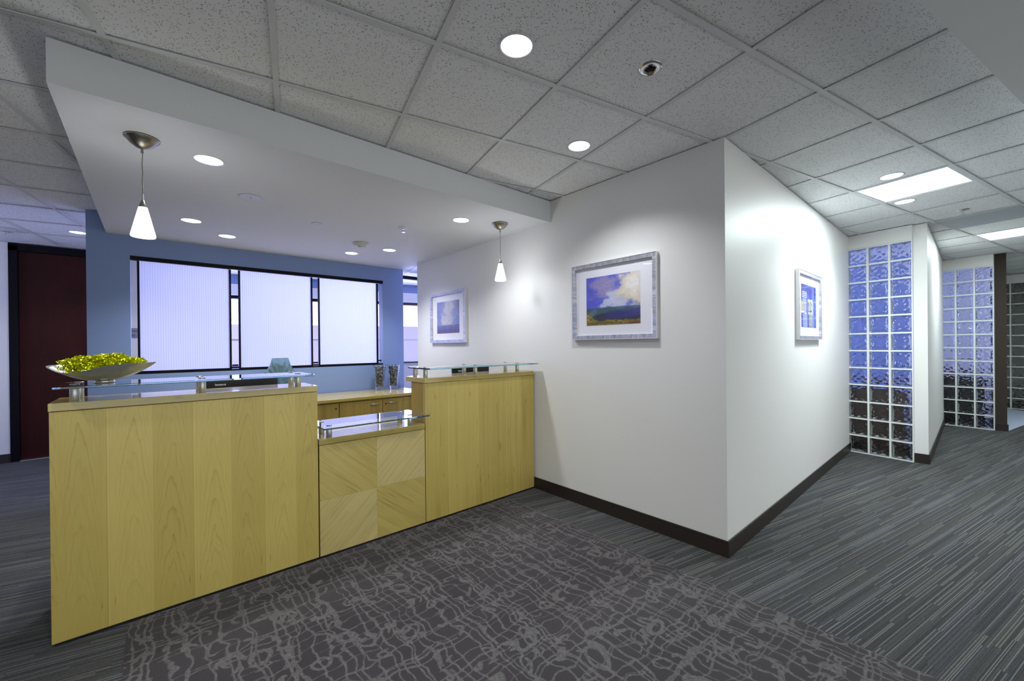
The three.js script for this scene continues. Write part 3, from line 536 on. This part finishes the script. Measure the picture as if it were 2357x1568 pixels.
// ───────────────────────── silver bowl and its tinsel ─────────────────────────
{
  const L = 0.186, Wd = 0.105, H = 0.092, bowl = thing('silver_bowl', 'polished silver boat shaped bowl with a sweeping dipped rim on the glass shelf', 'bowl', [-0.172, 1.1595, -2.80], 0.06);
  const rim = (a) => { const c = Math.cos(a), s = Math.sin(a), d1 = Math.exp(-Math.pow((a - 2.25) / 0.62, 2)), d2 = Math.exp(-Math.pow((a - 5.39) / 0.62, 2)); return H * (1 - 0.40 * d1 - 0.36 * d2 + 0.02 * c); };
  const NA = 96, NR = 16, pos = [], idx = [];
  for (const [side, off] of [[1, 0], [-1, 0.0035]]) {
    const o = pos.length / 3;
    for (let j = 0; j <= NR; j++) for (let i = 0; i < NA; i++) { const a = i / NA * 2 * Math.PI, t = j / NR, top = rim(a), y = 0.010 + (top - 0.010) * Math.pow(t, 2.1), q = 1 - 0.10 * (1 - top / H); pos.push((L * q * t - off * t) * Math.cos(a), y + (side < 0 ? off * (1 - t * 0.95) : 0), (Wd * q * Math.pow(t, 0.9) - off * t) * Math.sin(a)); }
    for (let j = 0; j < NR; j++) for (let i = 0; i < NA; i++) { const a = o + j * NA + i, b = o + j * NA + (i + 1) % NA, c = a + NA, d = b + NA; side > 0 ? idx.push(a, d, c, a, b, d) : idx.push(a, c, d, a, d, b); }
  }
  const off = (NR + 1) * NA; for (let i = 0; i < NA; i++) { const a = NR * NA + i, b = NR * NA + (i + 1) % NA; idx.push(a, b + off, a + off, a, b, b + off); }
  const g = new THREE.BufferGeometry(); g.setAttribute('position', new THREE.Float32BufferAttribute(pos, 3)); g.setIndex(idx);
  mesh('bowl_shell', toCreasedNormals(g, 0.9), std({ color: '#d6d8d4', roughness: 0.3, metalness: 0.92 }), bowl);
  mesh('foot_ring', lathe([[0.03, 0.002], [0.036, 0], [0.037, 0.008], [0.033, 0.013], [0.02, 0.0145]], 40), M.chrome, bowl);
  // curled foil shreds
  seedState = 31; const P = [], I = [];
  for (let k = 0; k < 1500; k++) {
    const t = Math.sqrt(rnd()), a = rnd() * 6.283, x = 0.147 * t * Math.cos(a), z = 0.072 * t * Math.sin(a), hill = 0.030 * (1 - t * t) + 0.022 * (noise(x * 24 + 5, z * 24) - 0.2) + 0.012;
    const y0 = mix(0.045, H - 0.004 + hill, Math.pow(rnd(), 0.45)) - (z > 0.02 && x < 0 ? 0.022 * sstep(0.02, 0.07, z) : 0);
    const floorY = 0.010 + (rim(a) - 0.010) * Math.pow(Math.hypot(x / L, z / Wd), 2.0) + 0.016, yy = Math.max(y0, floorY);
    const w = rr(0.0016, 0.0036), curl = rr(0.004, 0.010), ph = rnd() * 6.28, tw = rr(-3, 3), n = 5, o = P.length / 3, dir = rnd() * 6.28, tilt = rr(-1, 1);
    for (let s = 0; s <= n; s++) { const b = ph + s * 0.9, px = curl * Math.cos(b), py = curl * Math.sin(b) * 0.9, pz = (s - n / 2) * 0.003 + tilt * py; for (const e of [-1, 1]) P.push(x + (px * Math.cos(dir) - pz * Math.sin(dir)) + e * w * Math.sin(dir + tw * s / n), yy + py + e * w * Math.cos(tw * s / n) * 0.8, z + (px * Math.sin(dir) + pz * Math.cos(dir)) + e * w * Math.cos(dir + tw * s / n)); }
    for (let s = 0; s < n; s++) { const q = o + s * 2; I.push(q, q + 1, q + 3, q, q + 3, q + 2); }
  }
  const tg = new THREE.BufferGeometry(); tg.setAttribute('position', new THREE.Float32BufferAttribute(P, 3)); tg.setIndex(I); tg.computeVertexNormals();
  const t = mesh('foil_shreds', tg, std({ color: '#d9de14', roughness: 0.2, metalness: 0.75, side: THREE.DoubleSide })); t.position.copy(bowl.position); t.rotation.y = 0.06; tag(t, 'shiny lime yellow foil shreds heaped in the silver bowl', 'tinsel', null, 'stuff');
}

// ───────────────────────── framed prints ─────────────────────────
function landscape(seed, mood) {
  return pixelTex(384, 300, (u, v) => {
    const w1 = fbm(u * 4 + seed, v * 5, 5), w2 = fbm(u * 10 + seed * 3, v * 11, 4), st = fbm(u * 34 + 20 * w2 + seed, v * 24, 2) - 0.5, lerp = (a, b, t) => a.map((k, n) => mix(k, b[n], t));
    let c = mood ? lerp([96, 112, 172], [150, 158, 196], w1) : lerp([70, 72, 200], [120, 132, 200], w1 * 0.6 + 0.4 * u);
    if (mood) {
      const d = Math.abs(u - 0.52 - 0.10 * (v - 0.5)) + 0.5 * (w1 - 0.5) + 0.22 * (w2 - 0.5), cl = sstep(0.30, 0.12, d) * sstep(0.2, 0.32, v);
      c = lerp(c, lerp([168, 166, 178], [200, 196, 200], w2), cl); c = lerp(c, [118, 84, 84], sstep(0.8, 1, u) * sstep(0.55, 0.9, v) * 0.7);
    } else {
      const d1 = 0.62 * Math.hypot(u - 0.93, (v - 0.74) * 0.8) + 0.30 * (w1 - 0.5) + 0.16 * (w2 - 0.5), d2 = Math.hypot((u - 0.62) * 0.8, v - 0.50) + 0.4 * (w1 - 0.5) + 0.25 * (w2 - 0.5), d3 = Math.hypot((u - 0.36) * 0.9, v - 0.78) + 0.4 * (w2 - 0.5);
      c = lerp(c, lerp([142, 128, 176], [176, 168, 196], w2), 0.85 * sstep(0.30, 0.12, d3));
      c = lerp(c, lerp([178, 188, 222], [222, 216, 226], w2), 0.95 * sstep(0.30, 0.14, d2));
      c = lerp(c, lerp([212, 200, 178], [244, 241, 230], sstep(0.18, 0.02, d1) * 0.7 + 0.3 * w2), 0.95 * sstep(0.24, 0.15, d1));
    }
    const hz = (mood ? 0.25 : 0.365) + 0.05 * (fbm(u * 5 + seed, 2, 3) - 0.5) - (mood ? 0 : 0.03 * u);
    c = lerp(c, mood ? lerp([70, 72, 138], [104, 104, 150], w2) : lerp([52, 84, 92], [88, 112, 138], sstep(0.45, 0.75, w1) + 0.4 * u), sstep(hz + 0.02, hz - 0.012, v));
    if (!mood) { c = lerp(c, [40, 44, 62], sstep(0.26, 0.20, v + 0.16 * (w1 - 0.5)) * 0.9); c = lerp(c, [54, 48, 138], sstep(0.12, 0.02, Math.abs(v - 0.17 - 0.05 * u)) * sstep(0.3, 0.5, u) * 0.75); }
    else c = lerp(c, [62, 60, 124], sstep(0.20, 0.10, v + 0.1 * (w2 - 0.5)) * 0.8);
    const gh = (mood ? 0.045 : 0.10) + 0.08 * (w2 - 0.5) + (mood ? 0 : 0.16 * sstep(0.22, 0.0, u));
    c = lerp(c, mood ? [92, 74, 92] : lerp(lerp([84, 82, 34], [176, 146, 62], 0.5 + 1.6 * st), [118, 62, 36], sstep(0.7, 0.85, u) * sstep(0.06, 0.03, v)), sstep(gh + 0.02, gh - 0.02, v) * 0.95);
    return c.map((k) => k + 26 * st);
  }, true, false);
}
function cityPrint() {
  return canvasTex(384, 300, (g, w, h) => {
    g.fillStyle = '#2f3fae'; g.fillRect(0, 0, w, h); g.fillStyle = '#3d54c4'; g.fillRect(w * 0.62, h * 0.3, w * 0.38, h * 0.7);
    g.fillStyle = '#24308c'; g.fillRect(0, 0, w, h * 0.2); g.fillStyle = '#e9ecf4'; for (let k = 0; k < 4; k++) g.fillRect(w * 0.06, h * (0.17 + k * 0.04), w * 0.30, h * 0.018);
    g.fillStyle = '#9a9cb4'; g.fillRect(w * 0.08, h * 0.33, w * 0.26, h * 0.34); g.fillStyle = '#b9a76c'; g.fillRect(0, h * 0.4, w * 0.09, h * 0.28);
    g.fillStyle = '#b6b6a4'; g.fillRect(w * 0.42, h * 0.33, w * 0.34, h * 0.36); g.fillStyle = '#2b3a4a'; g.font = `bold ${Math.floor(h * 0.34)}px serif`; g.fillText('12', w * 0.40, h * 0.63);
    g.fillStyle = '#8f9a78'; g.fillRect(w * 0.5, h * 0.69, w * 0.22, h * 0.31); g.fillStyle = '#8a94c2'; g.fillRect(w * 0.1, h * 0.68, w * 0.28, h * 0.32); g.fillStyle = '#27348f'; g.fillRect(w * 0.39, h * 0.69, w * 0.1, h * 0.31);
    g.fillStyle = '#f3f5ff'; g.fillRect(0, h * 0.63, w * 0.2, h * 0.03); g.fillRect(w * 0.22, h * 0.66, w * 0.1, h * 0.025);
  }, true, false);
}
const leafTex = pixelTex(256, 256, (u, v) => { const c = 196 + 60 * (fbm(u * 20, v * 5, 3) - 0.5) + 40 * (noise(u * 34, v * 2) - 0.5); return [c, c + 1, c + 8]; });
const silverLeaf = std({ map: leafTex, roughness: 0.34, metalness: 0.7 }), mat = std({ color: '#e6e6ee', roughness: 0.85 }), silverEdge = std({ color: '#e4e5e8', roughness: 0.3, metalness: 0.5 });
function picture(label, pos, turn, print) { // 0.766 x 0.604, picture faces +z of the group
  const p = thing('framed_print', label, 'picture', pos, turn), W = 0.383, H = 0.302, b = 0.033;
  const bar = (x0, x1, y0, y1) => { const g = box(x0, x1, y0, y1, 0, 0.028, 0.0012), v = y1 - y0 > x1 - x0; return metreUV(g, (x, y) => v ? [y * 4, x * 4] : [x * 4, y * 4]); };
  mesh('frame_bar', bar(-W, W, H - b, H), silverLeaf, p); mesh('frame_bar', bar(-W, W, -H, -H + b), silverLeaf, p);
  mesh('frame_bar', bar(-W, -W + b, -H + b, H - b), silverLeaf, p); mesh('frame_bar', bar(W - b, W, -H + b, H - b), silverLeaf, p);
  mesh('frame_lip', flat([box(-W - 0.001, -W + 0.003, -H, H, 0, 0.031), box(W - 0.003, W + 0.001, -H, H, 0, 0.031), box(-W, W, H - 0.003, H + 0.001, 0, 0.031), box(-W, W, -H - 0.001, -H + 0.003, 0, 0.031)]), silverEdge, p);
  mesh('mat_board', box(-W + b, W - b, -H + b, H - b, 0.004, 0.010), mat, p);
  const pr = box(-0.245, 0.245, -0.191, 0.191, 0.0101, 0.0112); metreUV(pr, (x, y) => [x / 0.49 + 0.5, y / 0.382 + 0.5]);
  mesh('print', pr, std({ map: print, roughness: 0.6 }), p);
  mesh('glazing', new THREE.PlaneGeometry(2 * (W - b), 2 * (H - b)).translate(0, 0, 0.016), M.pane, p);
}
picture('silver framed print of bright clouds over dark hills beside the wall corner', [WX, 1.662, -1.86], -Math.PI / 2, landscape(3.7, 0));
picture('silver framed print of a muted cloud column above the reception counter', [WX, 1.662, -4.195], -Math.PI / 2, landscape(9.2, 1));
picture('silver framed blue street print with a number on the corridor wall', [4.465, 1.648, CZ], 0, cityPrint());

// ───────────────────────── lamps ─────────────────────────
function spot(x, y, z, power, parent, angle = 1.12) {
  const s = new THREE.SpotLight(new THREE.Color(...LAMP), power, 0, angle, 0.55, 2); s.name = 'downlight_beam'; s.castShadow = true; s.shadow.radius = 3; s.position.set(x, y, z); s.target.position.set(x, y - 1, z);
  parent.add(s); parent.add(s.target); return s;
}
function downlight(x, y, z, label, power = POWER.down) {
  const d = thing('recessed_downlight', label, 'downlight', [x, y, z]);
  mesh('trim_ring', lathe([[0.0655, 0.003], [0.0665, -0.002], [0.071, -0.004], [0.077, -0.003], [0.078, 0]], 40), M.trim, d);
  mesh('lamp_lens', lathe([[0.0, -0.0005], [0.066, -0.0005], [0.066, 0.004], [0, 0.004]], 40), M.glow, d);
  spot(0, -0.012, 0, power, d); return d;
}
downlight(1.169, TILE, -1.305, 'glowing downlight in the tiled ceiling closest to the chrome recessed sprinkler');
downlight(2.055, TILE, -1.70, 'glowing downlight in the tiled ceiling in front of the cloud print by the corner');
downlight(4.259, TILE, -0.432, 'corridor downlight on the near long edge of the bright ceiling panel');
downlight(5.121, TILE, -0.432, 'corridor downlight between the bright ceiling panel and the corridor sprinkler');
downlight(-0.59, TILE, -6.542, 'downlight in the bluish ceiling outside the dark wooden door');
downlight(0.253, SOFF, -2.949, 'soffit downlight beside the pendant that hangs over the silver bowl');
downlight(1.992, SOFF, -2.963, 'soffit downlight beside the pendant close to the white picture wall');
downlight(0.256, SOFF, -4.44, 'soffit downlight behind the round white speaker, away from the blue wall');
downlight(0.551, SOFF, -4.842, 'soffit downlight close to the blue wall above the first ribbed window sheet');
downlight(1.725, SOFF, -4.821, 'soffit downlight close to the blue wall just behind the smoke alarm');
downlight(1.994, SOFF, -4.403, 'soffit downlight between the smoke alarm and the white picture wall');
// unseen downlights behind the camera, placed to light the desk front
for (const [x, z] of [[-1.6, 1.2], [0.2, 1.4], [2.2, 1.7]]) downlight(x, SOFF, z, 'unseen downlight in the drywall ceiling behind the camera, lighting the desk front', POWER.down).userData.group = 'unseen lobby downlights';
downlight(-1.2, TILE, -2.0, 'unseen downlight in the tiled ceiling beyond the free end of the desk, lighting its front');  // this one and the next hang out of view, for the desk front
downlight(-0.1, TILE, -1.5, 'unseen downlight in the tiled ceiling, lighting the front of the tall bowl section');

function pendant(x, z, label) {
  const p = thing('pendant_lamp', label, 'pendant lamp', [x, SOFF, z]);
  const c = mesh('canopy', lathe([[0.0, -0.056], [0.010, -0.055], [0.028, -0.048], [0.047, -0.034], [0.061, -0.017], [0.067, -0.009], [0.071, -0.008], [0.072, 0], [0, 0]], 40), M.nickel, p);
  mesh('strain_relief', cyl(0.0045, 0.007, 0.024, 12, -0.078), M.nickel, c);
  const pts = []; for (let k = 0; k <= 10; k++) pts.push(new THREE.Vector3(0.0012 * Math.sin(k * 1.7), -0.07 - k * 0.0235, 0.0012 * Math.cos(k * 2.1)));
  mesh('cord', new THREE.TubeGeometry(new THREE.CatmullRomCurve3(pts), 40, 0.0024, 6), M.nickel, p);
  mesh('stem', cyl(0.004, 0.004, 0.04, 10, -0.325), M.alu, p);
  mesh('socket_cap', lathe([[0.0, -0.318], [0.006, -0.32], [0.0185, -0.362], [0.0, -0.362]], 24), M.nickel, p);
  mesh('lamp_shade', lathe([[0.0, -0.355], [0.018, -0.357], [0.0505, -0.502], [0.048, -0.509], [0.0, -0.511]], 40), M.shade, p);
  const l = new THREE.PointLight(new THREE.Color(...LAMP), POWER.pendant, 0, 2); l.name = 'pendant_bulb'; l.position.set(0, -0.45, 0); l.castShadow = true; l.shadow.radius = 2.2; p.add(l);
}
pendant(-0.029, -2.859, 'white cone pendant lamp hanging over the silver bowl end of the counter');
pendant(2.313, -2.825, 'white cone pendant lamp hanging beside the white picture wall');

for (const [i, label, j = -1] of [[5, 'bright square fluorescent ceiling panel between the two corridor downlights'], [10, 'bright square fluorescent ceiling panel beyond the grey return grille'], [14, 'unseen square fluorescent ceiling panel at the far end of the corridor, lighting the last glass blocks', -3]]) {  // the last panel is out of view, placed to light the far blocks
  const [x, z] = grid(i + 0.5, j + 0.5), p = thing('ceiling_light', label, 'ceiling light', [x, CEIL, z], -TH), h = GS / 2;
  mesh('panel_frame', flat([box(-h + 0.004, h - 0.004, 0.004, 0.016, h - 0.03, h - 0.004), box(-h + 0.004, h - 0.004, 0.004, 0.016, -h + 0.004, -h + 0.03), box(-h + 0.004, -h + 0.03, 0.004, 0.016, -h + 0.03, h - 0.03), box(h - 0.03, h - 0.004, 0.004, 0.016, -h + 0.03, h - 0.03)]), M.trim, p);
  mesh('lamp_lens', box(-h + 0.03, h - 0.03, 0.008, 0.014, -h + 0.03, h - 0.03), M.panelGlow, p);
  const l = new THREE.RectAreaLight(new THREE.Color(...TUBE), POWER.panel, 0.54, 0.54); l.name = 'ceiling_light_glow'; l.position.set(0, 0.002, 0); l.rotation.x = -Math.PI / 2; p.add(l);
}
{
  const [x, z] = grid(8.5, -0.5), p = thing('return_grille', 'grey perforated return air grille in the corridor ceiling', 'vent', [x, CEIL, z], -TH), h = GS / 2, holes = [];
  mesh('grille_plate', box(-h + 0.008, h - 0.008, -0.006, -0.0005, -h + 0.008, h - 0.008), std({ color: '#b4bac2', roughness: 0.6 }), p);
}

// ───────────────────────── small ceiling fittings ─────────────────────────
{ // recessed chrome sprinkler
  const s = thing('recessed_sprinkler', 'chrome ring recessed sprinkler with a dark hole in the tiled ceiling', 'sprinkler', [1.729, TILE, -1.003]);
  mesh('escutcheon', lathe([[0.026, 0.004], [0.027, -0.008], [0.044, -0.006], [0.052, -0.002], [0.053, 0.002]], 36), M.chrome, s);
  mesh('cup', lathe([[0.0, -0.0025], [0.027, -0.0025], [0.027, 0.003], [0, 0.003]], 24), M.dark, s);
  mesh('deflector', flat([cyl(0.006, 0.009, 0.02, 12, -0.022), new THREE.CylinderGeometry(0.015, 0.015, 0.002, 16).translate(0, -0.024, 0), box(-0.011, -0.008, -0.022, 0, -0.002, 0.002), box(0.008, 0.011, -0.022, 0, -0.002, 0.002)]), std({ color: '#6d5a4c', metalness: 0.8, roughness: 0.4 }), s);
}
function pendentSprinkler(x, y, z, label, m) {
  const s = thing('pendent_sprinkler', label, 'sprinkler', [x, y, z]);
  mesh('escutcheon', lathe([[0.0, -0.004], [0.02, -0.006], [0.042, -0.003], [0.044, 0]], 32), m, s);
  mesh('frame_arms', flat([cyl(0.008, 0.011, 0.012, 12, -0.018), box(-0.013, -0.010, -0.04, -0.012, -0.003, 0.003), box(0.010, 0.013, -0.04, -0.012, -0.003, 0.003), cyl(0.003, 0.003, 0.03, 8, -0.042)]), M.chrome, s);
  mesh('deflector', cyl(0.017, 0.017, 0.002, 20, -0.044), M.chrome, s);
}
pendentSprinkler(5.891, TILE, -0.08, 'small corridor ceiling sprinkler between the bright panel and the grey grille', M.alu);
pendentSprinkler(1.713, SOFF, -3.486, 'small sprinkler with a white plate in the drywall soffit', M.plasticWhite);
{
  const s = thing('ceiling_speaker', 'flat round white speaker cover in the drywall soffit', 'speaker', [0.537, SOFF, -3.48]);
  mesh('speaker_grille', lathe([[0, -0.004], [0.066, -0.005], [0.072, -0.003], [0.074, 0], [0, 0]], 40), M.plasticWhite, s); mesh('centre_screw', cyl(0.004, 0.004, 0.002, 10, -0.006), M.base, s);
  const c = thing('cover_plate', 'plain small white blank cover plate in the drywall soffit', 'cover plate', [1.087, SOFF, -3.856]); mesh('plate', lathe([[0, -0.004], [0.04, -0.005], [0.046, -0.003], [0.047, 0], [0, 0]], 32), M.plasticWhite, c);
}
function smokeAlarm(x, y, z, label, turn = 0) {
  const s = thing('smoke_alarm', label, 'smoke alarm', [x, y, z], turn), m = std({ color: '#c9c8c4', roughness: 0.55 });
  mesh('alarm_base', lathe([[0, -0.036], [0.045, -0.036], [0.066, -0.028], [0.078, -0.004], [0.079, 0], [0, 0]], 40), m, s);
  mesh('strobe_lens', lathe([[0, -0.058], [0.012, -0.056], [0.022, -0.044], [0.024, -0.036], [0, -0.036]], 24), phys({ color: '#f4f4f8', roughness: 0.1, transmission: 0.4, thickness: 0 }), s);
  mesh('label_strip', box(-0.04, -0.02, -0.038, -0.0362, 0.028, 0.033), M.base, s); mesh('indicator', cyl(0.003, 0.003, 0.002, 8, -0.038).translate(0.035, 0, 0.02), M.base, s);
}
smokeAlarm(1.632, SOFF, -4.296, 'white smoke alarm with a clear strobe in the drywall soffit');
smokeAlarm(-1.14, TILE, -6.80, 'white smoke alarm in the bluish tiled ceiling outside the dark door');
{ // light switch on the blue wall
  const s = thing('light_switch', 'white light switch plate low on the blue wall behind the bowl', 'light switch', [-0.37, 1.205, BZ]);
  mesh('switch_plate', box(-0.037, 0.037, -0.057, 0.057, 0, 0.005, 0.002), M.plasticWhite, s); mesh('rocker', box(-0.016, 0.016, -0.033, 0.033, 0.005, 0.008, 0.001), M.plasticWhite, s);
}
{ // room sign beside the door
  const s = thing('room_sign', 'grey room name sign on the white wall beside the dark door', 'sign', [-0.25, 1.535, -7.6]);
  mesh('sign_plate', box(-0.105, 0.105, -0.068, 0.068, 0, 0.006, 0.001), std({ color: '#8d8f9f', roughness: 0.5 }), s);
  const ink = std({ color: '#14141c', roughness: 0.6 });
  const word = (text, x, y, z, w, h, parent) => { const g = new TextGeometry(text, { font, size: 1, depth: 0.05, curveSegments: 4 }); g.computeBoundingBox(); const b = g.boundingBox; g.translate(-b.min.x, -b.min.y, 0).scale(w / (b.max.x - b.min.x), h / (b.max.y - b.min.y), 0.02).translate(x, y, z); return mesh('lettering', g, ink, parent); };
  word('NESTED', 0.021, 0.016, 0.006, 0.079, 0.018, s);
  const sl = mesh('slider', box(-0.09, 0.085, -0.055, -0.012, 0.006, 0.009, 0.001), std({ color: '#7a7c8c', roughness: 0.5 }), s);
  word('OPEN', 0.041, -0.039, 0.009, 0.030, 0.010, sl);
}

renderer.render(scene, camera);
